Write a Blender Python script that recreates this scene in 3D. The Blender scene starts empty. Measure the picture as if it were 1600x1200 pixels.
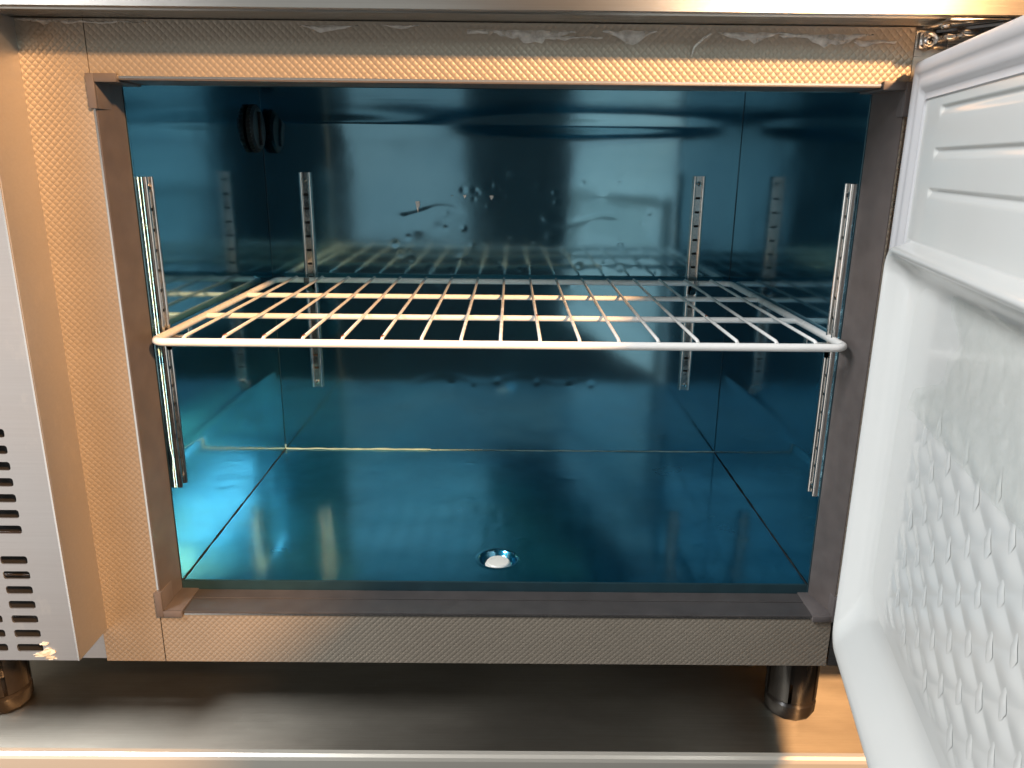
import bpy, bmesh, math, random
import numpy as np
from mathutils import Matrix, Vector
R = math.radians
rnd = random.Random(7)
scn = bpy.context.scene
col = scn.collection

# ------------------------------------------------------------------ camera
PITCH, YAW, ROLL = R(16.005), R(0.260), R(0.570)
fw = Vector((math.sin(YAW)*math.cos(PITCH), math.cos(YAW)*math.cos(PITCH), -math.sin(PITCH)))
r0 = Vector((math.cos(YAW), -math.sin(YAW), 0)); u0 = r0.cross(fw)
rt = math.cos(ROLL)*r0 + math.sin(ROLL)*u0
up = -math.sin(ROLL)*r0 + math.cos(ROLL)*u0
cam_d = bpy.data.cameras.new('camera'); cam = bpy.data.objects.new('camera', cam_d); col.objects.link(cam)
cam.matrix_world = Matrix(((rt.x, up.x, -fw.x, 0.0079), (rt.y, up.y, -fw.y, -0.6217), (rt.z, up.z, -fw.z, 0.4009), (0, 0, 0, 1)))
cam_d.sensor_width = 36; cam_d.lens = 1209.05/1600*36
cam_d.clip_start = 0.01; cam_d.clip_end = 60
scn.camera = cam

# ------------------------------------------------------------------ world and lamps
w = bpy.data.worlds.new('World'); scn.world = w; w.use_nodes = True
bg = w.node_tree.nodes['Background']; bg.inputs[0].default_value = (0.95, 0.97, 1.0, 1); bg.inputs[1].default_value = 0.028
scn.view_settings.view_transform = 'Standard'; scn.view_settings.look = 'None'
scn.view_settings.exposure = 0; scn.view_settings.gamma = 1
cy = scn.cycles
cy.use_denoising = True
cy.max_bounces = 14; cy.glossy_bounces = 10; cy.diffuse_bounces = 6; cy.transparent_max_bounces = 12
cy.sample_clamp_indirect = 6.0

def area(name, loc, target, size, power, color, shape='RECTANGLE', size_y=None):
    d = bpy.data.lights.new(name, 'AREA'); o = bpy.data.objects.new(name, d); col.objects.link(o)
    d.shape = shape; d.size = size
    if size_y: d.size_y = size_y
    d.energy = power; d.color = color
    o.location = loc
    o.rotation_euler = (Vector(target)-Vector(loc)).to_track_quat('-Z', 'Y').to_euler()
    return o
area('warm_spot_lamp', (1.11, -2.0, 1.715), (0, 0, .25), .20, 200, (1.0, .53, .23), 'DISK')
area('cool_work_lamp', (.92, -2.3, 1.36), (0, .1, .1), .34, 8.5, (.80, 1.0, 1.0), size_y=.34)
area('ceiling_light', (-1.85, -1.2, 2.4), (-1.85, -1.2, 0), .8, 172, (.97, .98, 1.0), size_y=1.4)
area('side_fill', (-2.5, -.30, .60), (0.3, -.3, .15), 2.2, 29, (.97, .99, 1.0), size_y=1.8)  # added fill light from the left, brightens the door's inner face
area('long_fill', (-.4, -2.7, .98), (-.2, 0, .5), 3.6, 2.2, (1.0, .95, .88), size_y=.36)  # added fill strip, gives the countertop edge something pale to reflect
area('back_fill', (-.49, -2.6, .27), (-.25, 0, .27), .58, .45, (.92, .98, 1.0), size_y=.56)  # added panel, makes the pale left patch mirrored in the back wall
area('high_fill', (-.65, -2.7, 1.65), (-.2, 0, .2), 1.1, 2.6, (.90, .99, 1.0), size_y=.6)  # added panel, makes the teal sheen on the middle of the floor
area('low_fill', (-2.1, -2.2, -.6), (-.45, 0, .1), 1.8, 12, (1.0, .97, .94), size_y=2.0)  # added fill from low left, stands in for floor bounce on the grille

# ------------------------------------------------------------------ materials
def new_mat(name, base=(.5, .5, .5), metal=0, rough=.5, coat=0, coat_rough=.03, spec=.5, aniso=0):
    m = bpy.data.materials.new(name); m.use_nodes = True
    nt = m.node_tree; b = nt.nodes['Principled BSDF']
    b.inputs['Base Color'].default_value = (*base, 1); b.inputs['Metallic'].default_value = metal
    b.inputs['Roughness'].default_value = rough; b.inputs['Coat Weight'].default_value = coat
    b.inputs['Coat Roughness'].default_value = coat_rough; b.inputs['Specular IOR Level'].default_value = spec
    b.inputs['Anisotropic'].default_value = aniso
    return m, nt, b
def N(nt, typ, **kw):
    n = nt.nodes.new(typ)
    for k, v in kw.items(): setattr(n, k, v)
    return n
def mathn(nt, op, a, b=None, c=None):
    n = N(nt, 'ShaderNodeMath', operation=op)
    for i, v in enumerate((a, b, c)):
        if v is None: continue
        if isinstance(v, (int, float)): n.inputs[i].default_value = v
        else: nt.links.new(v, n.inputs[i])
    return n.outputs[0]
def coords(nt, scale=(1, 1, 1)):
    t = N(nt, 'ShaderNodeTexCoord'); mp = N(nt, 'ShaderNodeMapping'); mp.inputs['Scale'].default_value = scale
    nt.links.new(t.outputs['Object'], mp.inputs[0]); return mp.outputs[0]
def noise(nt, scale, detail=3, vec=None, rough=.5):
    n = N(nt, 'ShaderNodeTexNoise'); n.inputs['Scale'].default_value = scale; n.inputs['Detail'].default_value = detail
    n.inputs['Roughness'].default_value = rough
    nt.links.new(vec if vec else coords(nt), n.inputs['Vector']); return n.outputs['Fac']
def ramp(nt, fac, p0, v0, p1, v1):
    n = N(nt, 'ShaderNodeMapRange'); n.inputs[1].default_value = p0; n.inputs[2].default_value = p1
    n.inputs[3].default_value = v0; n.inputs[4].default_value = v1
    nt.links.new(fac, n.inputs[0]); return n.outputs[0]
def mixc(nt, fac, a, b):
    n = N(nt, 'ShaderNodeMix', data_type='RGBA')
    nt.links.new(fac, n.inputs[0]) if not isinstance(fac, (int, float)) else setattr(n.inputs[0], 'default_value', fac)
    for i, v in ((6, a), (7, b)):
        if isinstance(v, tuple): n.inputs[i].default_value = (*v, 1)
        else: nt.links.new(v, n.inputs[i])
    return n.outputs[2]
def bump(nt, b, h, dist, strength=1.0):
    n = N(nt, 'ShaderNodeBump'); n.inputs['Distance'].default_value = dist; n.inputs['Strength'].default_value = strength
    nt.links.new(h, n.inputs['Height']); nt.links.new(n.outputs[0], b.inputs['Normal']); return n

# blue protective film over sheet metal
def film_mat(name, rmin, rmax, wav, broad=.42, wb=.45):
    m, nt, b = new_mat(name, (.30, .47, .56), 1, .1, coat=.10, coat_rough=.04)
    b2 = N(nt, 'ShaderNodeBsdfPrincipled'); b2.inputs['Metallic'].default_value = 1; b2.inputs['Roughness'].default_value = broad
    f = noise(nt, 9, 4); f2 = noise(nt, 70, 3)
    nt.links.new(ramp(nt, f, .3, rmin, .7, rmax), b.inputs['Roughness'])
    sc = noise(nt, 6, 6, coords(nt, (1, 1, 1)), .6)
    nt.links.new(mixc(nt, ramp(nt, sc, .35, 0, .7, 1), (.17, .355, .44), (.21, .405, .48)), b.inputs['Base Color'])
    nt.links.new(mixc(nt, ramp(nt, sc, .35, 0, .7, 1), (.006, .34, .62), (.012, .41, .68)), b2.inputs['Base Color'])
    h = noise(nt, 7, 2)
    h2 = mathn(nt, 'MULTIPLY_ADD', f2, .03, h)
    bp = bump(nt, b, h2, wav); nt.links.new(bp.outputs[0], b2.inputs['Normal'])
    mx = N(nt, 'ShaderNodeMixShader'); nt.links.new(ramp(nt, noise(nt, 11, 5), .3, wb*.7, .7, wb*1.3), mx.inputs[0])
    nt.links.new(b.outputs[0], mx.inputs[1]); nt.links.new(b2.outputs[0], mx.inputs[2])
    nt.links.new(mx.outputs[0], nt.nodes['Material Output'].inputs[0])
    return m
M = {}
M['film_wall'] = film_mat('blue_film_wall', .075, .125, .0007, .34, .05)
M['film_floor'] = film_mat('blue_film_floor', .09, .16, .0009, .30, .34)
M['film_edge'] = film_mat('blue_film_edge', .08, .14, .0005, .34, .001)
# embossed steel
def emboss():
    m, nt, b = new_mat('embossed_steel', (.52, .48, .43), .45, .45)
    t = N(nt, 'ShaderNodeTexCoord'); s = N(nt, 'ShaderNodeSeparateXYZ'); nt.links.new(t.outputs['Object'], s.inputs[0])
    p = .0056
    a = mathn(nt, 'MULTIPLY', mathn(nt, 'ADD', s.outputs[0], s.outputs[2]), math.pi/p)
    c = mathn(nt, 'MULTIPLY', mathn(nt, 'SUBTRACT', s.outputs[0], s.outputs[2]), math.pi/p)
    h = mathn(nt, 'POWER', mathn(nt, 'ABSOLUTE', mathn(nt, 'MULTIPLY', mathn(nt, 'SINE', a), mathn(nt, 'SINE', c))), .6)
    bump(nt, b, h, .00034, .9)
    g = noise(nt, 30, 5)
    nt.links.new(ramp(nt, g, .3, .44, .75, .49), b.inputs['Roughness'])
    nt.links.new(mixc(nt, ramp(nt, noise(nt, 14, 4), .35, 0, .7, 1), (.35, .30, .24), (.32, .275, .22)), b.inputs['Base Color'])
    return m
M['emboss'] = emboss()
def brushed(name, base, rough, scale, aniso=.6, spread=.12, smudge=.5, streak=.86):
    m, nt, b = new_mat(name, base, 1, rough, aniso=aniso)
    st = noise(nt, 1, 4, coords(nt, scale), .7)
    sm = noise(nt, 9, 5)
    mx = mathn(nt, 'MULTIPLY_ADD', sm, smudge, mathn(nt, 'MULTIPLY', st, 1-smudge))
    nt.links.new(ramp(nt, mx, .3, rough-spread, .7, rough+spread), b.inputs['Roughness'])
    d = tuple(c*streak for c in base)
    nt.links.new(mixc(nt, ramp(nt, st, .3, 0, .7, 1), base, d), b.inputs['Base Color'])
    bump(nt, b, st, .00012, .5)
    return m
M['steel'] = brushed('brushed_steel', (.60, .58, .55), .30, (5, 900, 900))
M['steel_v'] = brushed('cover_steel', (.64, .63, .62), .46, (9, 300, 500), aniso=0, spread=.05, streak=.95, smudge=.7)
_nt = M['steel_v'].node_tree; _b = _nt.nodes['Principled BSDF']       # wiped dirt and scuffs, as patches of paler, duller metal
_f = ramp(_nt, noise(_nt, 34, 6, coords(_nt, (1, 1, .55)), .72), .56, 0, .74, .75)
_old = _b.inputs['Base Color'].links[0].from_socket
_nt.links.new(mixc(_nt, _f, _old, (.74, .71, .67)), _b.inputs['Base Color'])
M['platform'] = brushed('platform_steel', (.39, .36, .305), .46, (6, 700, 700), aniso=.9, smudge=.5, spread=.07)
_nt = M['platform'].node_tree; _t = N(_nt, 'ShaderNodeTangent', direction_type='UV_MAP'); _nt.links.new(_t.outputs[0], _nt.nodes['Principled BSDF'].inputs['Tangent'])
_nt.nodes['Principled BSDF'].inputs['Metallic'].default_value = .6
_b = _nt.nodes['Principled BSDF']; _b.inputs['Metallic'].default_value = 1.0
_old = _b.inputs['Base Color'].links[0].from_socket      # smears and wiped haze along the grain, fine scratches across it
_sm = ramp(_nt, noise(_nt, 1, 6, coords(_nt, (9, 26, 9)), .65), .35, 0, .68, .55)
_c1 = mixc(_nt, _sm, _old, (.24, .215, .18))
_sc = ramp(_nt, noise(_nt, 1, 5, coords(_nt, (420, 22, 60)), .8), .66, 0, .74, .5)
_nt.links.new(mixc(_nt, _sc, _c1, (.55, .52, .46)), _b.inputs['Base Color'])
M['apron'] = brushed('countertop_steel', (.66, .635, .59), .34, (4, 700, 700), aniso=.9, spread=.05)
_nt = M['apron'].node_tree; _t = N(_nt, 'ShaderNodeTangent', direction_type='RADIAL', axis='X'); _nt.links.new(_t.outputs[0], _nt.nodes['Principled BSDF'].inputs['Tangent'])
M['lip'], _, _ = new_mat('folded_lip_steel', (.66, .62, .54), .5, .3)
M['edge'], _, _ = new_mat('bright_steel_edge', (.80, .77, .72), 1, .25)
def plastic(name, base, rough, var=.12, scale=60, b_d=.00006, spec=.5, coat=0):
    m, nt, b = new_mat(name, base, 0, rough, spec=spec, coat=coat)
    n = noise(nt, scale, 4)
    lo = tuple(c*(1-var) for c in base); hi = tuple(min(1, c*(1+var)) for c in base)
    nt.links.new(mixc(nt, ramp(nt, n, .3, 0, .7, 1), lo, hi), b.inputs['Base Color'])
    nt.links.new(ramp(nt, noise(nt, scale*.4, 4), .3, rough*.8, .7, rough*1.25), b.inputs['Roughness'])
    bump(nt, b, noise(nt, scale*14, 2), b_d, .4)
    return m
M['jamb'] = plastic('grey_brown_plastic', (.098, .083, .078), .40)
M['sill'] = plastic('shaded_sill_plastic', (.055, .050, .049), .42)  # darker copy of the jamb plastic, the sill's shade put into its colour
M['cap'] = plastic('corner_plastic', (.108, .094, .091), .42)
M['white'] = plastic('white_enamel', (.88, .865, .83), .25, .02, 90, coat=.5)
M['liner'] = plastic('white_liner_plastic', (.63, .645, .63), .22, .02, 8, .00003, coat=.25)
M['gasket'] = plastic('grey_white_rubber', (.50, .505, .52), .45, .03, 20)
M['black'] = plastic('black_plastic', (.018, .017, .018), .4)
M['leg'] = plastic('dark_leg', (.024, .019, .015), .2, .2, 50)
M['plug'] = plastic('white_plug', (.78, .76, .70), .3, .03)
M['dark'], _, _ = new_mat('dark_gap', (.012, .011, .010), 0, .8)
M['skin'] = brushed('door_skin_steel', (.6, .58, .55), .3, (700, 700, 8))
M['chrome'], nt, b = new_mat('track_steel', (.66, .64, .61), 1, .16)
nt.links.new(ramp(nt, noise(nt, 120, 4), .3, .10, .7, .26), b.inputs['Roughness'])
M['bead'] = plastic('sealant', (.42, .56, .55), .35, .15, 80)
M['seam_and_shade'] = plastic('dark_seam_and_shade', (.012, .035, .045), .4)
M['rust'] = plastic('rust', (.20, .055, .015), .8, .3, 300)
M['grime'] = plastic('pale_residue', (.62, .56, .44), .5, .35, 120, .0004)
def clear_film(name, alpha, tint):
    m = bpy.data.materials.new(name); m.use_nodes = True; nt = m.node_tree
    for n in list(nt.nodes):
        if n.type == 'BSDF_PRINCIPLED': nt.nodes.remove(n)
    out = nt.nodes['Material Output']
    tr = N(nt, 'ShaderNodeBsdfTransparent'); tr.inputs[0].default_value = (.93, .94, .93, 1)
    pb = N(nt, 'ShaderNodeBsdfPrincipled'); pb.inputs['Base Color'].default_value = (*tint, 1); pb.inputs['Roughness'].default_value = .12
    mx = N(nt, 'ShaderNodeMixShader')
    f = ramp(nt, noise(nt, 160, 3), .3, alpha*.5, .7, min(1, alpha*1.5)); nt.links.new(f, mx.inputs[0])
    nt.links.new(tr.outputs[0], mx.inputs[1]); nt.links.new(pb.outputs[0], mx.inputs[2]); nt.links.new(mx.outputs[0], out.inputs[0])
    return m
M['scrap'] = clear_film('torn_clear_film', .40, (.92, .89, .84))
M['sheet'] = clear_film('clear_door_film', .10, (.85, .86, .85))
M['bubble'] = plastic('stuck_film', (.66, .675, .66), .18, .02, 20, .00002, coat=.4)

# ------------------------------------------------------------------ mesh helpers
def link_mesh(name, me, mat, parent=None, smooth=False, label=None):
    o = bpy.data.objects.new(name, me); col.objects.link(o)
    if mat is not None and not me.materials: me.materials.append(mat)
    if smooth:
        for p in me.polygons: p.use_smooth = True
    if parent is not None: attach(o, parent)
    if label: o['label'] = label
    return o
def attach(o, parent):
    o.parent = parent
    if parent.parent is None and parent.type == 'EMPTY':
        o.location = o.location - parent.location
def from_bm(name, bm, mat, parent=None, smooth=False, label=None, auto=None):
    me = bpy.data.meshes.new(name); bm.normal_update(); bm.to_mesh(me); bm.free()
    o = link_mesh(name, me, mat, parent, smooth, label)
    if auto:
        me.shade_smooth() if hasattr(me, 'shade_smooth') else None
        me.set_sharp_from_angle(angle=R(auto))
    return o
def from_np(name, verts, faces, mat, parent=None, smooth=True, label=None):
    me = bpy.data.meshes.new(name); me.from_pydata([tuple(v) for v in verts], [], [tuple(f) for f in faces]); me.update()
    return link_mesh(name, me, mat, parent, smooth, label)
def add_box(bm, x0, x1, y0, y1, z0, z1, bev=0, seg=2):
    r = bmesh.ops.create_cube(bm, size=1)
    vs = r['verts']
    for v in vs:
        v.co = Vector(((x0+x1)/2+v.co.x*(x1-x0), (y0+y1)/2+v.co.y*(y1-y0), (z0+z1)/2+v.co.z*(z1-z0)))
    if bev:
        es = list({e for v in vs for e in v.link_edges})
        bmesh.ops.bevel(bm, geom=es, offset=bev, segments=seg, affect='EDGES', profile=.5)
def box(name, x0, x1, y0, y1, z0, z1, mat, parent=None, bev=0, label=None, seg=2):
    bm = bmesh.new(); add_box(bm, x0, x1, y0, y1, z0, z1, bev, seg)
    return from_bm(name, bm, mat, parent, False, label, auto=35 if bev else None)
def add_prism(bm, pts, y0, y1, flip=False):
    """polygon in (x,z) extruded along y"""
    a = [bm.verts.new((x, y0, z)) for x, z in pts]; c = [bm.verts.new((x, y1, z)) for x, z in pts]
    bm.faces.new(a); bm.faces.new(c[::-1])
    n = len(pts)
    for i in range(n):
        bm.faces.new((a[i], c[i], c[(i+1) % n], a[(i+1) % n]))
    bmesh.ops.recalc_face_normals(bm, faces=bm.faces)
def add_tube(bm, pts, rad, seg=12, closed=False, cap=True):
    pts = [Vector(p) for p in pts]; n = len(pts); rings = []
    prev = None
    for i, p in enumerate(pts):
        if closed: t = (pts[(i+1) % n]-pts[i-1]).normalized()
        else: t = (pts[min(i+1, n-1)]-pts[max(i-1, 0)]).normalized()
        ref = Vector((0, 0, 1)) if abs(t.z) < .9 else Vector((1, 0, 0))
        a = t.cross(ref).normalized(); c2 = a.cross(t)
        if prev is not None and a.dot(prev) < 0: a, c2 = -a, -c2
        prev = a
        rr = rad if isinstance(rad, (int, float)) else rad[i]
        rings.append([bm.verts.new(p+rr*(math.cos(k*2*math.pi/seg)*a+math.sin(k*2*math.pi/seg)*c2)) for k in range(seg)])
    m = n if closed else n-1
    for i in range(m):
        A, B = rings[i], rings[(i+1) % n]
        for k in range(seg):
            bm.faces.new((A[k], A[(k+1) % seg], B[(k+1) % seg], B[k]))
    if cap and not closed:
        bm.faces.new(rings[0][::-1]); bm.faces.new(rings[-1])
    bmesh.ops.recalc_face_normals(bm, faces=bm.faces)
def tube(name, pts, rad, mat, parent=None, seg=12, closed=False):
    bm = bmesh.new(); add_tube(bm, pts, rad, seg, closed)
    return from_bm(name, bm, mat, parent, True, auto=50)
def add_lathe(bm, prof, center, axis='z', seg=32):
    """prof: list of (radius, height); revolve about axis through center"""
    c = Vector(center); rings = []
    for r_, h in prof:
        ring = []
        for k in range(seg):
            a = 2*math.pi*k/seg; u_, v_ = r_*math.cos(a), r_*math.sin(a)
            d = {'z': (u_, v_, h), 'x': (h, u_, v_), 'y': (u_, h, v_)}[axis]
            ring.append(bm.verts.new(c+Vector(d)))
        rings.append(ring)
    for A, B in zip(rings, rings[1:]):
        for k in range(seg): bm.faces.new((A[k], A[(k+1) % seg], B[(k+1) % seg], B[k]))
    bm.faces.new(rings[0][::-1]); bm.faces.new(rings[-1])
    bmesh.ops.recalc_face_normals(bm, faces=bm.faces)
def lathe(name, prof, center, mat, parent=None, axis='z', seg=32, label=None):
    bm = bmesh.new(); add_lathe(bm, prof, center, axis, seg)
    return from_bm(name, bm, mat, parent, True, label, auto=40)
def grid(name, P, mat, parent=None, smooth=True, label=None):
    """P: array (n,m,3)"""
    n, m = P.shape[:2]; idx = np.arange(n*m).reshape(n, m)
    F = np.stack([idx[:-1, :-1], idx[1:, :-1], idx[1:, 1:], idx[:-1, 1:]], -1).reshape(-1, 4)
    me = bpy.data.meshes.new(name)
    me.vertices.add(n*m); me.vertices.foreach_set('co', P.reshape(-1).astype(np.float32))
    me.loops.add(F.size); me.loops.foreach_set('vertex_index', F.reshape(-1).astype(np.int32))
    me.polygons.add(len(F)); me.polygons.foreach_set('loop_start', np.arange(0, F.size, 4, dtype=np.int32))
    me.update(calc_edges=True); me.validate()
    return link_mesh(name, me, mat, parent, smooth, label)
def thing(name, label, cat, loc=(0, 0, 0), group=None):
    o = bpy.data.objects.new(name, None); col.objects.link(o); o.empty_display_size = .05
    o.location = loc; o['label'] = label; o['category'] = cat
    if group: o['group'] = group
    return o

# ------------------------------------------------------------------ dimensions (metres)
H = .4616; JD = .037; D = .3907
XL, XR = -.3018, .2959; ZF, ZT = .0138, .4742
JX0, JX1 = -.3056, .3056; JZ0, JZ1 = .0044, .4572
ZPB, ZPT = -.0486, .4995          # bottom and top of the front
ZP = -.13                          # platform
rng = np.random.default_rng(3)
def smoothnoise(U, V, k, seed, amp):
    r_ = np.random.default_rng(seed); out = np.zeros_like(U)
    for _ in range(k):
        fx, fz = r_.uniform(3, 22, 2); a, c = r_.uniform(0, 6.28, 2)
        out += np.sin(fx*U+a)*np.sin(fz*V+c)/(1+.03*(fx+fz)**1.3)
    return out*amp/k

# ------------------------------------------------------------------ platform under the legs
plat = thing('steel_platform', 'brushed steel platform under the fridge legs with a bright folded front edge', 'platform', (0, .2, ZP))
ts = box('top_sheet', -1.1, 1.1, -.020, .75, ZP-.004, ZP, M['platform'], plat)
uv = ts.data.uv_layers.new(name='grain')          # grain runs along x, so the tangent lies across it
for lp in ts.data.loops:
    v = ts.data.vertices[lp.vertex_index].co; uv.data[lp.index].uv = (v.y, v.x)
bm = bmesh.new()
prof = [(-.0195, ZP+.0004), (-.024, ZP+.0002), (-.0265, ZP-.0018), (-.0275, ZP-.005), (-.0275, ZP-.05), (-.0195, ZP-.05)]
a = [bm.verts.new((-1.1, y, z)) for y, z in prof]; c = [bm.verts.new((1.1, y, z)) for y, z in prof]
for i in range(len(prof)): bm.faces.new((a[i], c[i], c[(i+1) % len(prof)], a[(i+1) % len(prof)]))
bm.faces.new(a[::-1]); bm.faces.new(c); bmesh.ops.recalc_face_normals(bm, faces=bm.faces)
from_bm('front_lip', bm, M['lip'], plat)

# ------------------------------------------------------------------ the refrigerator
fr = thing('counter_fridge', 'open under-counter fridge with embossed steel front and blue film lined cabinet', 'fridge', (0, .2, ZP))
# fronts
T = .0012
box('stile', -.3632, -.3082, 0, .02, ZPB, ZPT, M['emboss'], fr, label='embossed steel upright between grille cover and opening')
def frame_piece(name, pts):
    bm = bmesh.new(); add_prism(bm, pts, 0, .02); return from_bm(name, bm, M['emboss'], fr)
frame_piece('rail', [(-.3075, JZ1+.003), (.3072, JZ1+.003), (.3072, ZPT), (-.3075, ZPT)])
frame_piece('rail', [(-.3090, ZPB), (.3062, ZPB), (.3062, JZ0-.0035), (-.3090, JZ0-.0035)])
box('stile', .3080, .42, .0005, .02, ZPB, ZPT, M['steel'], fr, label='plain steel upright behind the door hinge')
box('backing_plate', -.60, -.3640, .004, .02, ZPB, ZPT, M['steel_v'], fr)
box('cabinet_core', -.3640, -.3066, .0205, .60, ZPB+.003, ZPT, M['dark'], fr)
box('underside', -.60, .42, .0205, .60, ZPB, ZPB+.002, M['steel'], fr)
# folded bright edges round the opening
box('edge_strip', -.2876, .2876, -.0007, .003, JZ1+.0012, JZ1+.0028, M['edge'], fr)
box('edge_strip', -.289, .288, -.0007, .003, JZ0-.0034, JZ0-.0018, M['edge'], fr)
box('edge_strip', -.3082, -.3066, -.0007, .003, JZ0+.018, JZ1-.018, M['edge'], fr)
box('edge_strip', .3064, .3078, -.0007, .003, JZ0+.018, JZ1-.018, M['emboss'], fr)
# plastic jambs (thin strips running back into the opening)
JB0, JB1 = -.3026, .2972
def jamb(x0, x1, sx):
    bm = bmesh.new(); lo, hi = JZ0-.001, JZ1+.001
    pts = [(x0, -.0005), (x1, JD), (x1+sx*.0009, JD), (x0+sx*.0009, -.0005)]
    A = [bm.verts.new((x, y, lo)) for x, y in pts]; B = [bm.verts.new((x, y, hi)) for x, y in pts]
    bm.faces.new(A); bm.faces.new(B[::-1])
    for i in range(4): bm.faces.new((A[i], A[(i+1) % 4], B[(i+1) % 4], B[i]))
    bmesh.ops.recalc_face_normals(bm, faces=bm.faces)
    return from_bm('jamb', bm, M['jamb'], fr)
jamb(JX0, JB0, -1); jamb(JX1, JB1, 1)
box('liner_flange', -.312, XL, JD+.0005, JD+.003, ZF-.012, ZT+.01, M['film_wall'], fr)
box('liner_flange', XR, .312, JD+.0005, JD+.003, ZF-.012, ZT+.01, M['film_wall'], fr)
box('liner_flange', XL, XR, JD+.0005, JD+.003, JZ1-.0005, ZT, M['film_wall'], fr)
box('liner_flange', XL, XR, JD+.0005, JD+.003, JZ0-.002, ZF+.0001, M['seam_and_shade'], fr)  # film flange coloured dark, the shade of the gap put into its material
box('jamb', JX0, JX1, -.0005, JD, JZ1, JZ1+.0012, M['jamb'], fr, .0003)
bm = bmesh.new()   # sill with a shallow step along its length
add_box(bm, JX0, JX1, -.0005, .022, JZ0-.0018, JZ0, .0003); add_box(bm, JX0, JX1, .0225, JD, JZ0-.0018, JZ0+.0006, .0003)
from_bm('sill', bm, M['sill'], fr)
# corner caps: L of two thin walls with a front flange
def cap(sx, sz):
    bm = bmesh.new()
    x = JX0 if sx < 0 else JX1; z = JZ0 if sz < 0 else JZ1
    L, t, w_ = .0205, .0016, .0046
    def bx_(xa, xb, ya, yb, za, zb): add_box(bm, min(xa, xb), max(xa, xb), ya, yb, min(za, zb), max(za, zb), .0004)
    xo, zo = x+sx*w_, z+sz*w_
    xi, zi = x-sx*t, z-sz*t
    bx_(xo, xi, -.0035, -.0002, zo, z-sz*L)                # front flange, upright leg
    bx_(xi-sx*.0001, x-sx*(L-.002), -.0035, -.0002, zo, zi)         # front flange, lying leg
    bx_(x, xi, -.0002, JD+.001, z, z-sz*L)                 # wall
    bx_(xi, x-sx*(L-.002), -.0002, JD+.001, z, zi)          # wall
    return from_bm('corner_cap', bm, M['cap'], fr, auto=35)
for sx in (-1, 1):
    for sz in (-1, 1): cap(sx, sz)

# ---- lined cabinet

nx, nz = 360, 280
X, Z = np.meshgrid(np.linspace(XL, XR, nx), np.linspace(ZF, ZT, nz), indexing='ij')
Yb = D + smoothnoise(X, Z, 9, 5, .0016)
edge = np.minimum.reduce([X-XL, XR-X, Z-ZF, ZT-Z]); fade = np.clip(edge/.03, 0, 1)
Yb = D + (Yb-D)*fade
# horizontal roll just under the ceiling, as on the real sheet
Yb += .0010*np.exp(-((Z-.446)/.010)**2)*np.sin(9*X+.6)*fade
dents = [(-.118,.352,.007,.0012),(-.10,.333,.010,.0010),(-.075,.337,.005,.0008),(-.052,.366,.0045,.0011),(-.037,.366,.0045,.0010),(-.017,.371,.006,.0014),(-.008,.367,.0045,.001),
 (.000,.386,.009,.0022),(.006,.359,.006,.0012),(.02,.363,.005,.0012),(.044,.372,.006,.0016),(.064,.364,.004,.001),(.066,.352,.004,.0008),(.10,.376,.0035,.0007),(.147,.382,.006,.0012),(.124,.359,.007,.0018),
 (.028,.437,.004,.0009),(-.015,.437,.004,.0008),(.055,.333,.010,.0016),(.060,.309,.010,.0020),(.135,.334,.011,.0012),(.151,.303,.0045,.0011),(.152,.268,.007,.0016),(.098,.272,.006,.0014),(.130,.272,.005,.0013),
 (.133,.262,.006,.0011),(.140,.251,.005,.001),(.088,.250,.007,.0015),(-.075,.318,.004,.0012),(-.052,.318,.004,.0012),(-.140,.298,.005,.0011),(-.134,.285,.005,.0010),(-.12,.278,.005,.0012),(-.056,.280,.006,.0015),
 (-.095,.264,.008,.0016),(-.068,.262,.005,.0012),(-.085,.248,.006,.0013),(.008,.311,.005,.001),(-.005,.272,.004,.001),(.03,.262,.006,.0012),(-.11,.317,.010,.0014),(-.085,.319,.009,.0013),(-.128,.327,.007,.0012),
 (.02,.33,.005,.0010),(.012,.345,.006,.0011),(-.07,.110,.006,.0011),(-.04,.104,.005,.001),(.046,.113,.006,.0010),(.09,.108,.005,.0010),(-.008,.114,.006,.001),(-.02,.137,.007,.001),(.12,.11,.006,.001)]
for dx, dz, rr, am in dents:
    q_ = ((X-dx)**2+(Z-dz)**2)/rr**2
    s_ = 1 if rng.random() < .7 else -1
    Yb += s_*am*.10*np.exp(-q_*1.6)
for _ in range(40):   # fine pimples
    dx, dz = rng.uniform(-.17, .20), rng.uniform(.24, .40); rr = rng.uniform(.002, .0035)
    Yb += rng.uniform(-1, 1)*.00010*np.exp(-((X-dx)**2+(Z-dz)**2)/rr**2)
# long crease
for x0_, x1_, zc, am in ((-.135, -.06, .338, .00022), (.05, .15, .331, .00018), (-.12, .1, .118, .00003)):
    sl = np.exp(-((Z-zc-.006*np.sin(60*X))/.005)**2)/(1+np.exp(-(X-x0_)*260))/(1+np.exp((X-x1_)*260))
    Yb += am*sl
grid('wall_panel', np.stack([X, Yb, Z], -1), M['film_wall'], fr, label='dented blue film covered back wall')
def side(x, sgn, seed):
    Yg, Zg = np.meshgrid(np.linspace(JD+.003, D, 160), np.linspace(ZF, ZT, 200), indexing='ij')
    e = np.minimum.reduce([D-Yg, Zg-ZF, ZT-Zg]); fd = np.clip(e/.03, 0, 1)
    Xg = x + sgn*smoothnoise(Yg, Zg, 8, seed, .0013)*fd
    Xg += sgn*.0006*np.exp(-((Zg-.135)/.008)**2)*fd
    P = np.stack([Xg, Yg, Zg], -1)
    return grid('wall_panel', P if sgn > 0 else P[::-1], M['film_wall'], fr)
side(XL, 1, 11); side(XR, -1, 12)
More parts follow.
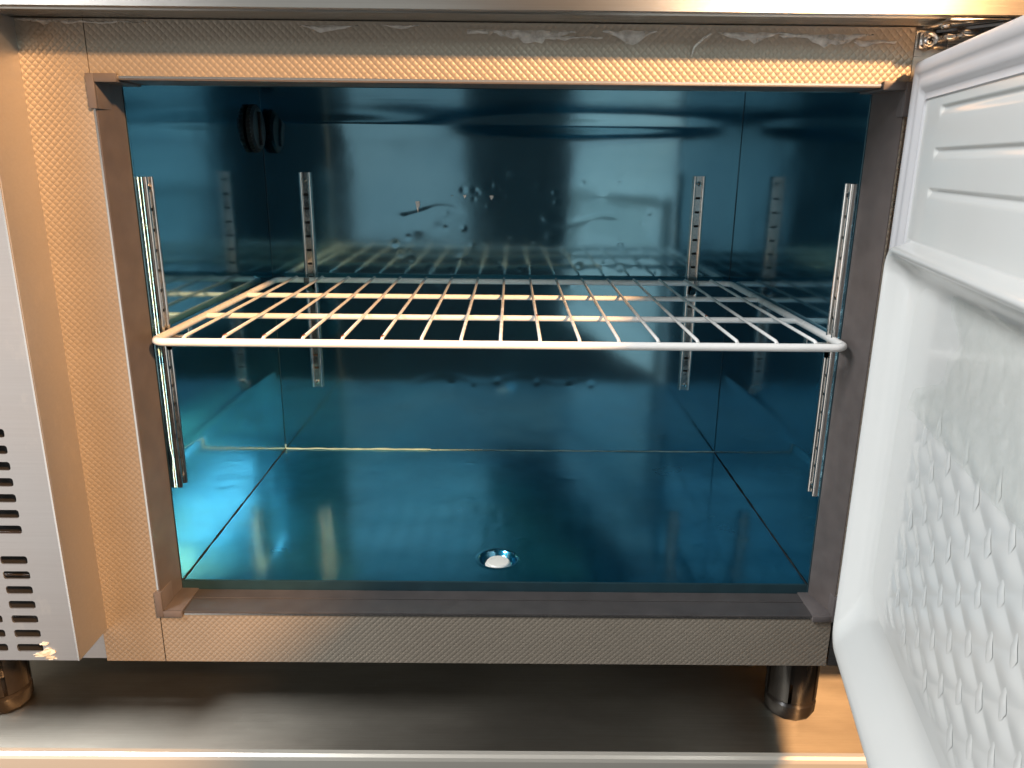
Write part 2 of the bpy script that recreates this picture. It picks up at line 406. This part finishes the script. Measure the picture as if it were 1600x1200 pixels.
Xg, Yg = np.meshgrid(np.linspace(XL, XR, 220), np.linspace(JD+.003, D, 120), indexing='ij')
e = np.minimum.reduce([Xg-XL, XR-Xg, D-Yg]); fd = np.clip(e/.03, 0, 1)
grid('ceiling_panel', np.stack([Xg, Yg, ZT+smoothnoise(Xg, Yg, 8, 21, .0012)*fd], -1), M['film_wall'], fr)
# floor with the drain dish pressed into it
DX, DY = -.0012, .0845
Xg, Yg = np.meshgrid(np.linspace(XL, XR, 400), np.linspace(JD+.003, D, 240), indexing='ij')
e = np.minimum.reduce([Xg-XL, XR-Xg, D-Yg]); fd = np.clip(e/.03, 0, 1)
Zg = ZF + smoothnoise(Xg, Yg, 9, 31, .0009)*fd
for _ in range(28):
    dx, dy = rng.uniform(XL+.03, XR-.03), rng.uniform(.06, .36); rr = rng.uniform(.003, .012)
    Zg += rng.uniform(-1, 1)*.00022*np.exp(-((Xg-dx)**2+((Yg-dy)*1.4)**2)/rr**2)
rr = np.hypot(Xg-DX, Yg-DY)
Zg += -.0075/(1+np.exp((rr-.0165)/.0010)) + .0007*np.exp(-((rr-.0198)/.0013)**2)
grid('floor_panel', np.stack([Xg, Yg, Zg], -1), M['film_floor'], fr, label='blue film covered floor with a pressed drain dish')
# folded seams
def seam(p0, p1, r_, mat, n=24, wob=.0004):
    pts = []
    for i in range(n+1):
        t = i/n; p = Vector(p0).lerp(Vector(p1), t)+Vector([rnd.uniform(-wob, wob) for _ in range(3)])
        pts.append(p)
    return tube('seam', pts, [r_*rnd.uniform(.7, 1.25) for _ in pts], mat, fr, 6)
seam((XL, D-.0006, ZF+.0008), (-.10, D-.0006, ZF+.0008), .0011, M['bead'])
seam((-.10, D-.0006, ZF+.0006), (XR, D-.0006, ZF+.0006), .0007, M['bead'])
seam((XL+.0004, JD, ZF+.0004), (XL+.0004, D, ZF+.0004), .0006, M['dark'])
seam((XR-.0004, JD, ZF+.0004), (XR-.0004, D, ZF+.0004), .0006, M['dark'])
seam((XL+.0004, D-.0004, ZF), (XL+.0004, D-.0004, ZT), .00022, M['seam_and_shade'], 20, .00015)
seam((XL+.0004, D-.0004, ZF), (XL+.0004, D-.0004, ZF+.007), .0009, M['bead'], 3)
seam((XR-.0004, D-.0004, ZF), (XR-.0004, D-.0004, ZT), .00022, M['seam_and_shade'], 20, .00015)

# torn spots where bare metal shows
def flake(name, pts, y, mat, parent, label=None):
    bm = bmesh.new(); c = [bm.verts.new((x, y+rnd.uniform(-.0003, .0003), z)) for x, z in pts]
    c2 = [bm.verts.new((x, y+.0006, z)) for x, z in pts]
    bm.faces.new(c); bm.faces.new(c2[::-1])
    for i in range(len(c)): bm.faces.new((c[i], c2[i], c2[(i+1) % len(c)], c[(i+1) % len(c)]))
    bmesh.ops.recalc_face_normals(bm, faces=bm.faces)
    return from_bm(name, bm, mat, parent, label=label)
for x, z, w_, h_ in ((-.110, .345, .0030, .013), (-.050, .358, .0022, .004), (-.016, .357, .0026, .005), (-.066, .359, .0014, .0014)):
    flake('film_tear', [(x-w_, z+h_*.5), (x+w_*.8, z+h_*.55), (x+w_*.9, z+h_*.1), (x+w_*.2, z-h_*.2), (x+w_*.1, z-h_*.6), (x-w_*.5, z)], D-.0022, M['edge'], fr)

# ---- thermostat sensor knob on the far left corner
kn = lathe('thermostat_dial', [(.020, 0), (.0265, .0015), (.0265, .0062), (.0235, .0092), (.010, .0098)], (XL, .352, .4365), M['black'], fr, 'x', 40)
bm = bmesh.new()
for k in range(36):
    a_ = 2*math.pi*k/36; c_ = Vector((XL+.0065, .352+.0267*math.cos(a_), .4365+.0267*math.sin(a_)))
    add_tube(bm, [c_+Vector((-.0045, 0, 0)), c_+Vector((.0002, 0, 0))], .0011, 6)
from_bm('grip_ridge', bm, M['black'], kn)['kind'] = 'stuff'
box('slot_bar', XL+.0097, XL+.0128, .349, .355, .4175, .4555, M['black'], kn, .0006)

# ---- shelf tracks (slotted steel channels), one built, four placed
def track_mesh():
    W_, z0, z1 = .0076, .1055, .386
    bm = bmesh.new()
    # profile in (u, v): side flange, rounded ridge, recessed slotted face
    left = [(-W_, 0), (-W_, .0024)]+[(-W_+.0021-.0021*math.cos(R(a)), .0034+.0024*math.sin(R(a))) for a in range(0, 181, 15)]+[(-W_+.0042, .0030)]
    right = [(-u, v) for u, v in left[::-1]]
    for pr in (left, right):
        a_ = [bm.verts.new((u, -v, z0)) for u, v in pr]; c_ = [bm.verts.new((u, -v, z1)) for u, v in pr]
        for i in range(len(pr)-1): bm.faces.new((a_[i], a_[i+1], c_[i+1], c_[i]))
    # face with rectangular holes
    ua, ub = -W_+.0042, W_-.0042; sa, sb, sh = -.0028, .0028, .0014
    zs = [z0]; holes = []
    for k in range(14):
        zc = .3589-.01745*k
        if zc < z0+.012: break
        holes.append(zc)
    cuts = [z1]
    for zc in holes: cuts += [zc+sh, zc-sh]
    cuts.append(z0)
    for i in range(len(cuts)-1):
        zt_, zb_ = cuts[i], cuts[i+1]; hole = i % 2 == 1
        segs = [(ua, sa), (sb, ub)] if hole else [(ua, ub)]
        for (p, q_) in segs:
            bm.faces.new([bm.verts.new((p, -.0031, zb_)), bm.verts.new((q_, -.0031, zb_)), bm.verts.new((q_, -.0031, zt_)), bm.verts.new((p, -.0031, zt_))])
    # dark web behind the slots and end caps
    for zz in (z0, z1):
        bm.faces.new([bm.verts.new((-W_, 0, zz)), bm.verts.new((W_, 0, zz)), bm.verts.new((W_, -.0029, zz)), bm.verts.new((-W_, -.0029, zz))])
    bmesh.ops.remove_doubles(bm, verts=bm.verts, dist=1e-5)
    bmesh.ops.recalc_face_normals(bm, faces=bm.faces)
    me = bpy.data.meshes.new('shelf_track'); bm.to_mesh(me); bm.free(); me.materials.append(M['chrome'])
    for p in me.polygons: p.use_smooth = True
    me.set_sharp_from_angle(angle=R(40))
    return me
def screw_mesh(r_=.0030):
    bm = bmesh.new()
    add_lathe(bm, [(r_*1.05, 0), (r_, -.0007), (r_*.75, -.0015), (r_*.35, -.0019)], (0, 0, 0), 'y', 20)
    for dx, dz in ((.75, .16), (.16, .75)):   # cross recess as two dark bars set in the head
        add_box(bm, -r_*dx*.8, r_*dx*.8, -.00205, -.0012, -r_*dz*.8, r_*dz*.8)
    me = bpy.data.meshes.new('screw'); bm.normal_update(); bm.to_mesh(me); bm.free(); me.materials.append(M['chrome']); me.materials.append(M['dark'])
    for p in me.polygons:
        if len(p.vertices) == 4 and p.index >= len(me.polygons)-12: p.material_index = 1
    return me
TM, SM = track_mesh(), screw_mesh()
web = box('web', -.0070, .0070, -.0012, -.0002, .107, .385, M['dark'])
bpy.data.objects.remove(web)
WM = bpy.data.meshes['web']
for x, y, rz in ((-.2512, D, 0), (.2464, D, 0), (XL, .0545, R(90)), (XR, .0465, R(-90))):
    t = bpy.data.objects.new('shelf_track', TM); col.objects.link(t)
    t.parent = fr; t.location = Vector((x, y, 0))-fr.location; t.rotation_euler = (0, 0, rz)
    o = bpy.data.objects.new('web', WM); col.objects.link(o); o.parent = t
    for zc in (.3765, .1125):
        s = bpy.data.objects.new('screw', SM); col.objects.link(s); s.parent = t; s.location = (0, -.0029, zc); s.rotation_euler = (0, rnd.uniform(0, 3), 0)

# ---- vent cover on the left with real slots
P0, P1 = -.047, .0035
VX = -.3585
cov = bmesh.new()
cols_ = [(-.4104, -.3882), (-.4402, -.4182), (-.4702, -.4482)]
rows_ = [.1921-.01389*k for k in range(15) if k != 7]
rows_ = rows_[:14]
xs_lo, zs_lo = -.60, -.0146
def rrect(xa, xb, za, zb, r_, n=4):
    pts = []
    for cx_, cz_, a0 in ((xb-r_, zb-r_, 0), (xa+r_, zb-r_, 90), (xa+r_, za+r_, 180), (xb-r_, za+r_, 270)):
        for k in range(n+1):
            a_ = R(a0+90*k/n); pts.append((cx_+r_*math.cos(a_), cz_+r_*math.sin(a_)))
    return pts
outer = [(xs_lo, zs_lo), (VX-.001, zs_lo), (VX-.001, ZPT), (xs_lo, ZPT)]
def ring(pts, y): return [cov.verts.new((x, y, z)) for x, z in pts]
loops = [outer]
for xa, xb in cols_:
    for zc in rows_: loops.append(rrect(xa, xb, zc-.0037, zc+.0037, .0023))
edges = []
backs = []
for pts in loops:
    vs = ring(pts, P0)
    for i in range(len(vs)): edges.append(cov.edges.new((vs[i], vs[(i+1) % len(vs)])))
    if pts is not outer: backs.append(vs)
bmesh.ops.triangle_fill(cov, use_beauty=True, use_dissolve=False, edges=edges, normal=(0, -1, 0))
for vs in backs:
    b2 = [cov.verts.new((v.co.x, P0+.0014, v.co.z)) for v in vs]
    n = len(vs)
    for i in range(n): cov.faces.new((vs[i], b2[i], b2[(i+1) % n], vs[(i+1) % n]))
vent = from_bm('vent_cover', cov, M['steel_v'], fr)
bm = bmesh.new()   # folded return of the cover
ve = [(VX-.001, P0), (VX, P0+.0012), (VX, P1)]
a_ = [bm.verts.new((x, y, -.0146)) for x, y in ve]; c_ = [bm.verts.new((x, y, ZPT)) for x, y in ve]
for i in range(2): bm.faces.new((a_[i], a_[i+1], c_[i+1], c_[i]))
from_bm('side_return', bm, M['steel_v'], vent)
box('dark_interior', -.60, VX-.006, P0+.012, P0+.016, -.0146, .30, M['dark'], vent)
box('fold_edge', VX-.0016, VX-.0002, P0-.0004, P0+.0008, -.0146, ZPT, M['edge'], vent)
for k in range(3): # glimpses of pipework behind the slots
    tube('pipe', [(-.60, P0+.009, .03+.035*k), (-.37, P0+.009, .022+.04*k)], .0014, M['leg'], vent, 8)
# residue of a torn sticker at the lowest slot
def blob(name, cx_, cz_, rx, rz_, y, mat, parent, n=18, j=.45):
    pts = []
    for k in range(n):
        a_ = 2*math.pi*k/n; f = 1+rnd.uniform(-j, j*.4)
        pts.append((cx_+rx*f*math.cos(a_), cz_+rz_*f*math.sin(a_)))
    return flake(name, pts, y, mat, parent)
for cx_, cz_, rx, rz_ in ((-.3848, -.0065, .0062, .0048), (-.3905, -.0092, .0070, .0024), (-.3835, -.0120, .0050, .0018), (-.386, .0015, .004, .0016)):
    blob('sticker_residue', cx_, cz_, rx, rz_, P0-.0004-rnd.uniform(.0001, .0006), M['grime'], vent)

# ---- countertop
OV = .042
ct = bmesh.new()
prof = [(.62, ZPT+.0006), (-OV+.010, ZPT+.0006), (-OV+.010, ZPT+.0016), (-OV+.0010, ZPT+.0008), (-OV, ZPT+.0016), (-OV, ZPT+.048), (-OV+.002, ZPT+.05), (.62, ZPT+.05)]
a_ = [ct.verts.new((-1.1, y, z)) for y, z in prof]; c_ = [ct.verts.new((1.1, y, z)) for y, z in prof]
for i in range(len(prof)): ct.faces.new((a_[i], c_[i], c_[(i+1) % len(prof)], a_[(i+1) % len(prof)]))
ct.faces.new(a_[::-1]); ct.faces.new(c_); bmesh.ops.recalc_face_normals(ct, faces=ct.faces)
top = from_bm('countertop', ct, M['apron'], fr, label='brushed steel countertop overhanging the fridge front')
top.data.materials.append(M['steel'])          # darker steel puts the overhang's shade into the underside
for p in top.data.polygons:
    if p.normal.z < -.5: p.material_index = 1
# ---- torn remnants of protective film hanging under the countertop
def remnant(x0, x1, z0, h_, dens):
    n = max(4, int((x1-x0)/.004)); m = 5
    P = np.zeros((n, m, 3))
    for i in range(n):
        t = i/(n-1); hh = h_*(.25+.75*abs(math.sin(3.1*t*dens+x0*40)))*math.sin(math.pi*min(max(t, .04), .96))**.5*rnd.uniform(.6, 1.15)
        for j in range(m):
            s_ = j/(m-1)
            P[i, j] = (x0+t*(x1-x0)+rnd.uniform(-.0007, .0007), -.0012-.0022*math.sin(math.pi*s_)*rnd.uniform(.4, 1.2), z0-s_*hh+rnd.uniform(-.0005, .0005))
    return grid('film_remnant', P, M['scrap'], fr, False)
for a_ in ((-.355, -.318, .4988, .004, 2), (-.345, -.26, .4975, .0022, 3), (-.148, -.105, .4962, .005, 1), (-.025, .055, .4945, .0095, 1.3), (.03, .075, .4905, .004, 1), (.075, .115, .4950, .009, 1), (.16, .215, .4945, .007, 1.2), (.205, .275, .4940, .009, 1.5), (-.09, -.06, .497, .003, 1), (.262, .292, .490, .006, 1)):
    remnant(*a_)
tube('film_remnant', [(.155, -.0015, .4935), (.149, -.003, .4895), (.143, -.0035, .484), (.1415, -.002, .4775)], [.0007, .0011, .0009, .0004], M['scrap'], fr, 6)

# ---- hinge at the top right corner
hg = box('hinge', .3095, .331, -.0026, -.0002, .4845, .4962, M['chrome'], fr, .0011)
box('hinge_leaf', .3095, .352, -.0415, -.0030, .4975, .4992, M['chrome'], hg, .0006)
bm = bmesh.new()
for x0, x1, y0, y1, z0, z1 in ((.3235, .3340, -.0135, -.0027, .4895, .4935), (.3300, .3440, -.0240, -.0140, .4905, .4945)): add_box(bm, x0, x1, y0, y1, z0, z1, .0008)
from_bm('knuckle', bm, M['chrome'], hg, auto=35)
bm = bmesh.new()
A = [(.3205, -.0030), (.3480, -.0400), (.3520, -.0390), (.3260, -.0028)]
lo = [bm.verts.new((x, y, .4952)) for x, y in A]; hi = [bm.verts.new((x, y, .4970)) for x, y in A]
bm.faces.new(lo); bm.faces.new(hi[::-1])
for i in range(4): bm.faces.new((lo[i], lo[(i+1) % 4], hi[(i+1) % 4], hi[i]))
bmesh.ops.recalc_face_normals(bm, faces=bm.faces)
from_bm('hinge_arm', bm, M['leg'], hg)
lathe('collar', [(.0062, 0), (.0066, -.0008), (.0058, -.0016), (.0050, -.0008), (.0046, -.0006)], (.3160, -.0026, .4903), M['chrome'], hg, 'y')
s_ = bpy.data.objects.new('screw', SM); col.objects.link(s_); s_.parent = hg; s_.location = (.3160, -.0030, .4903); s_.rotation_euler = (0, .3, 0); s_.scale = (1.2, 1.2, 1.2)
s_ = bpy.data.objects.new('screw', SM); col.objects.link(s_); s_.parent = hg; s_.location = (.3185, -.0200, .4975); s_.rotation_euler = (R(90), 0, .4); s_.scale = (1.2, 1.2, 1.2)

# ---- legs
def leg(x, y):
    bm = bmesh.new()
    add_lathe(bm, [(.0215, ZPB+.0005), (.0215, ZP+.040)], (x, y, 0), 'z', 24)
    o = from_bm('leg', bm, M['leg'], fr, True, auto=30)
    lathe('foot', [(.0225, ZP+.0005), (.0245, ZP+.004), (.0250, ZP+.016), (.0225, ZP+.0185)], (x, y, 0), M['leg'], o, seg=12)
    for k in range(6):
        a0 = R(60*k+12)
        bm = bmesh.new(); n = 6
        ri, ro, z0, z1 = .0212, .0248, ZP+.020, ZPB-.0005
        vs = []
        for i in range(n+1):
            a_ = a0+R(52)*i/n
            vs.append([bm.verts.new((x+r_*math.cos(a_), y+r_*math.sin(a_), z)) for r_, z in ((ri, z0), (ro, z0+.0008), (ro, z1), (ri, z1))])
        for i in range(n):
            for k2 in range(4):
                bm.faces.new((vs[i][k2], vs[i+1][k2], vs[i+1][(k2+1) % 4], vs[i][(k2+1) % 4]))
        bm.faces.new(vs[0]); bm.faces.new(vs[-1][::-1]); bmesh.ops.recalc_face_normals(bm, faces=bm.faces)
        from_bm('leg_rib', bm, M['leg'], o, True, auto=35)
leg(.296, .046); leg(-.4990, .046)

# ------------------------------------------------------------------ door (local: x = -s along the door, y = n out of the inner face)
door = bmesh.new()
DL = .655
add_box(door, -DL, .001, -.052, -.006, -.005, .4757, .002)
me = bpy.data.meshes.new('door'); door.normal_update(); door.to_mesh(me); door.free(); me.materials.append(M['skin'])
dr = bpy.data.objects.new('door', me); col.objects.link(dr); dr.parent = fr
dr.location = Vector((.30841, -.012, 0))-fr.location; dr.rotation_euler = (0, 0, R(77.4)); dr['label'] = 'open door with white moulded inner face'
def dgrid(name, S, Nn, Zz, mat, smooth=True):
    return grid(name, np.stack([-S, Nn, Zz], -1), mat, dr, smooth)
def rect_pts(s0, s1, z0, z1, r_, n=8):
    pts = []
    for cs, cz, a0 in ((s1-r_, z1-r_, 0), (s0+r_, z1-r_, 90), (s0+r_, z0+r_, 180), (s1-r_, z0+r_, 270)):
        for k in range(n+1):
            a_ = R(a0+90*k/n); pts.append((cs+r_*math.cos(a_), cz+r_*math.sin(a_)))
    return pts
def loft(name, rings, mat, parent, cap_last=False, auto=None):
    bm = bmesh.new(); R_ = []
    for s0, s1, z0, z1, r_, n_ in rings:
        R_.append([bm.verts.new((-s, n_, z)) for s, z in rect_pts(s0, s1, z0, z1, r_)])
    for A, B in zip(R_, R_[1:]):
        k = len(A)
        for i in range(k): bm.faces.new((A[i], A[(i+1) % k], B[(i+1) % k], B[i]))
    if cap_last: bm.faces.new(R_[-1])
    bmesh.ops.recalc_face_normals(bm, faces=bm.faces)
    me = bpy.data.meshes.new(name); bm.to_mesh(me); bm.free(); me.materials.append(mat)
    o = bpy.data.objects.new(name, me); col.objects.link(o); o.parent = parent
    for p in me.polygons: p.use_smooth = True
    me.set_sharp_from_angle(angle=R(auto or 60))
    return o
# gasket: mitred rubber profile round the inner face
gp = [(0, -.006), (0, .0005), (.0015, .0035), (.004, .0050), (.0085, .0052), (.0105, .0040), (.0125, .0028), (.0150, .0034), (.0185, .0040), (.0215, .0030), (.0235, .0008), (.0265, .0004), (.0285, .0012), (.0300, -.0010)]
loft('gasket', [(d, DL-d, -.003+d*.3, .4750-d, .0012+.12*d, n_) for d, n_ in gp], M['gasket'], dr, auto=50)
# liner, upper flat with three pressed grooves
zk = [.3495, .354, .358, .362]
gz = [.3845, .4107, .4380]
sk = np.unique(np.concatenate([np.linspace(.029, DL-.029, 60), [.0645, .0652, .066, .0675, .069, .0705, .59, .592]]))
for g in gz: zk += [g+t for t in (-.0060, -.0046, -.0032, -.0018, -.0006, .0006, .0014, .0022, .0030, .004)]
zk += [.398, .423, .446, .450, .4545, .4575]
zk = np.array(sorted(zk))
S, Zz = np.meshgrid(sk, zk, indexing='ij'); Nn = np.zeros_like(S)
lenf = np.clip((S-.065)/.004, 0, 1)*np.clip((.592-S)/.003, 0, 1)
for g in gz:
    d = Zz-g
    prof_ = np.where(d > 0, np.clip(1-d/.0022, 0, 1), np.clip(1+d/.0050, 0, 1))
    Nn -= .0022*prof_*lenf
Nn -= .002*np.clip(1-(Zz-.3505)/.0001, 0, 0)
dgrid('liner', S, Nn, Zz, M['liner'])
# liner, lower tray: raised rim and recessed floor
TR = [  # s0, s1, z0, z1, corner radius, n
 (.029, DL-.029, -.006, .3495, .002, .0), (.0325, .618, .0030, .3490, .012, .0), (.0340, .616, .0055, .3482, .014, .0025), (.0352, .615, .0068, .3460, .015, .0085),
 (.0366, .614, .0078, .3452, .016, .0125), (.0385, .612, .0092, .3440, .016, .0148), (.0405, .610, .0112, .3425, .016, .0152), (.0422, .608, .0155, .3405, .015, .0142),
 (.0436, .606, .0220, .3385, .015, .0115), (.0450, .604, .0300, .3365, .015, .0072), (.0466, .602, .0400, .3340, .016, .0025), (.0490, .599, .0490, .3305, .018, -.0016),
 (.0530, .595, .0580, .3255, .021, -.0042), (.0585, .590, .0660, .3200, .024, -.0052), (.062, .586, .0695, .3165, .024, -.0053)]
lower = loft('liner', TR, M['liner'], dr, auto=75)
# tray floor with the quilted diamond relief
S, Zz = np.meshgrid(np.linspace(.0585, .589, 560), np.linspace(.0660, .3200, 320), indexing='ij')
PS, PZ = .0500, .0303
A_ = S/PS+Zz/PZ; B_ = S/PS-Zz/PZ
q_ = np.abs(np.sin(np.pi*A_)*np.sin(np.pi*B_))
msk = np.clip((S-.096)/.016, 0, 1)*np.clip((Zz-.076)/.010, 0, 1)*np.clip((.258-Zz)/.020, 0, 1)
Nn = -.0052+.0010*q_**1.25*msk
dgrid('quilted_panel', S, Nn, Zz, M['liner'])
# clear protective film stuck in the valleys of the quilting: thin spindle patches
bm = bmesh.new()
for ia in range(2, 26):
    for ib in range(-12, 24):
        s_ = (ia+ib)/2*PS; z_ = (ia-ib)/2*PZ
        if not (.10 < s_ < .56 and .080 < z_ < .252): continue
        for side_ in (0,):
            wv, hv = rnd.uniform(.0044, .0056), rnd.uniform(.0125, .0148)
            dz = rnd.uniform(-.0015, .0015)
            pts = [(0, hv), (wv*.45, hv*.3), (wv, -hv*.12), (wv*.55, -hv*.45), (.0002, -hv), (-wv*.55, -hv*.35), (-wv*.9, hv*.05), (-wv*.5, hv*.45)]
            n0 = -.0046+rnd.uniform(0, .0003)
            vs = [bm.verts.new((-(s_+p), n0-.0004, z_+dz+q)) for p, q in pts]
            c0 = bm.verts.new((-s_, n0+.0002, z_+dz))
            for i in range(8): bm.faces.new((vs[i], vs[(i+1) % 8], c0))
bmesh.ops.recalc_face_normals(bm, faces=bm.faces)
me = bpy.data.meshes.new('film_patch'); bm.to_mesh(me); bm.free(); me.materials.append(M['bubble'])
o = bpy.data.objects.new('film_patch', me); col.objects.link(o); o.parent = dr; o['kind'] = 'stuff'
for p in me.polygons: p.use_smooth = True
# loose upper part of the clear film, wrinkled, with a wavy free edge
n, m = 120, 90
Pf = np.zeros((n, m, 3))
for i in range(n):
    for j in range(m):
        tz = j/(m-1); zz = .238+tz*(.325-.238)
        s_left = .152+.010*math.sin(70*zz)+.006*math.sin(190*zz+1)-.055*max(0, (.285-zz)/.05)*min(1, max(0, (.285-zz)/.02))
        s_ = s_left+(i/(n-1))*(.56-s_left)
        wr = .0010*math.sin(150*s_+40*zz)*math.sin(90*zz+30*s_)+.0007*math.sin(310*s_-120*zz)
        wr *= min(1, (.325-zz)/.03)
        Pf[i, j] = (-s_, -.0022+wr+.0012*max(0, (.27-zz)/.03), zz)
grid('clear_film', Pf, M['sheet'], dr)

# ------------------------------------------------------------------ wire shelf
SX0, SX1, SY0, SY1, SZ = -.2915, .2925, .0125, .3705, .2530
sh = thing('wire_shelf', 'white coated wire shelf resting on four clips inside the blue cabinet', 'shelf', (0, .19, SZ))
rc = .010; pts = []
for cx_, cy_, a0 in ((SX1-rc, SY1-rc, 0), (SX0+rc, SY1-rc, 90), (SX0+rc, SY0+rc, 180), (SX1-rc, SY0+rc, 270)):
    for k in range(7):
        a_ = R(a0+15*k); pts.append((cx_+rc*math.cos(a_), cy_+rc*math.sin(a_), SZ))
tube('frame_rod', pts, .0035, M['white'], sh, 14, True)
for y in (.1304, .252):
    tube('cross_bar', [(SX0, y, SZ-.0003), (SX1, y, SZ-.0003)], .0029, M['white'], sh, 12)
wm = None
for k in range(17):
    x = -.2645+k*(.2662+.2645)/16
    if wm is None:
        o = tube('wire', [(0, SY0-.001, SZ+.0032), (0, SY0+.003, SZ+.0046), (0, .19, SZ+.0044), (0, SY1-.003, SZ+.0046), (0, SY1+.001, SZ+.0032)], .00155, M['white'], None, 10)
        wm = o.data
    else:
        o = bpy.data.objects.new('wire', wm); col.objects.link(o)
    o.parent = sh; o.location = Vector((x, 0, 0))-sh.location
    # small rust freckles on some of the welds
for x, y in ((-.2313, .0165), (-.1982, .0165), (-.165, .0165), (-.132, .0165), (.0347, .115), (-.0987, .0165), (.2, .12)):
    bm = bmesh.new(); add_tube(bm, [(x-.0004, y-.0022, SZ+.0050), (x, y+.0022, SZ+.0054)], .0013, 6)
    from_bm('rust_spot', bm, M['rust'], sh, True)

# ------------------------------------------------------------------ shelf clips
def clip(label, loc, rz):
    t = thing('shelf_clip', label, 'clip', loc, 'steel clips holding the wire shelf')
    t.rotation_euler = (0, 0, rz)
    # local: track face at y=0, clip reaches out along -y, width along x
    def P_(name, bm):
        me = bpy.data.meshes.new(name); bm.normal_update(); bm.to_mesh(me); bm.free(); me.materials.append(M['chrome'])
        o = bpy.data.objects.new(name, me); col.objects.link(o); o.parent = t
    bm = bmesh.new(); add_box(bm, -.0035, .0035, -.0205, .004, -.0011, 0, .0003); P_('tongue', bm)
    bm = bmesh.new(); add_box(bm, -.0035, .0035, -.0205, -.0193, 0, .0075, .0003); P_('tab', bm)
    bm = bmesh.new()
    zz = [(-.0185, -.0012), (-.0035, -.0120), (-.0002, -.0135), (-.0002, -.0015)]
    a_ = [bm.verts.new((-.0040, y, z)) for y, z in zz]; c_ = [bm.verts.new((.0040, y, z)) for y, z in zz]
    for i in range(3): bm.faces.new((a_[i], c_[i], c_[i+1], a_[i+1]))
    bmesh.ops.solidify(bm, geom=list(bm.faces), thickness=.0006); P_('brace', bm)
zc_ = SZ-.0036; TD = .0058
clip('steel clip under the front left corner of the wire shelf', (XL+TD, .0545, zc_), R(90))
clip('steel clip under the front right corner of the wire shelf', (XR-TD, .0465, zc_), R(-90))
clip('steel clip on the left track of the back wall under the shelf', (-.2512, D-TD, zc_), 0)
clip('steel clip on the right track of the back wall under the shelf', (.2464, D-TD, zc_), 0)

# ------------------------------------------------------------------ drain plug
pl = thing('drain_plug', 'round white plug set in the drain dish of the blue floor', 'plug', (DX, DY-.001, ZF-.0075))
bm = bmesh.new(); add_lathe(bm, [(.0110, 0), (.0128, .0006), (.0132, .0018), (.0124, .0028), (.0120, .0030)], (0, 0, 0), 'z', 40)
me = bpy.data.meshes.new('flange'); bm.to_mesh(me); bm.free(); me.materials.append(M['plug'])
for p in me.polygons: p.use_smooth = True
me.set_sharp_from_angle(angle=R(40))
o = bpy.data.objects.new('flange', me); col.objects.link(o); o.parent = pl
bm = bmesh.new(); add_lathe(bm, [(.0117, .0030), (.0118, .0046), (.0108, .0056), (.004, .0059)], (0, 0, 0), 'z', 40)
me = bpy.data.meshes.new('plug_top'); bm.to_mesh(me); bm.free(); me.materials.append(M['plug'])
for p in me.polygons: p.use_smooth = True
me.set_sharp_from_angle(angle=R(40))
o = bpy.data.objects.new('plug_top', me); col.objects.link(o); o.parent = pl
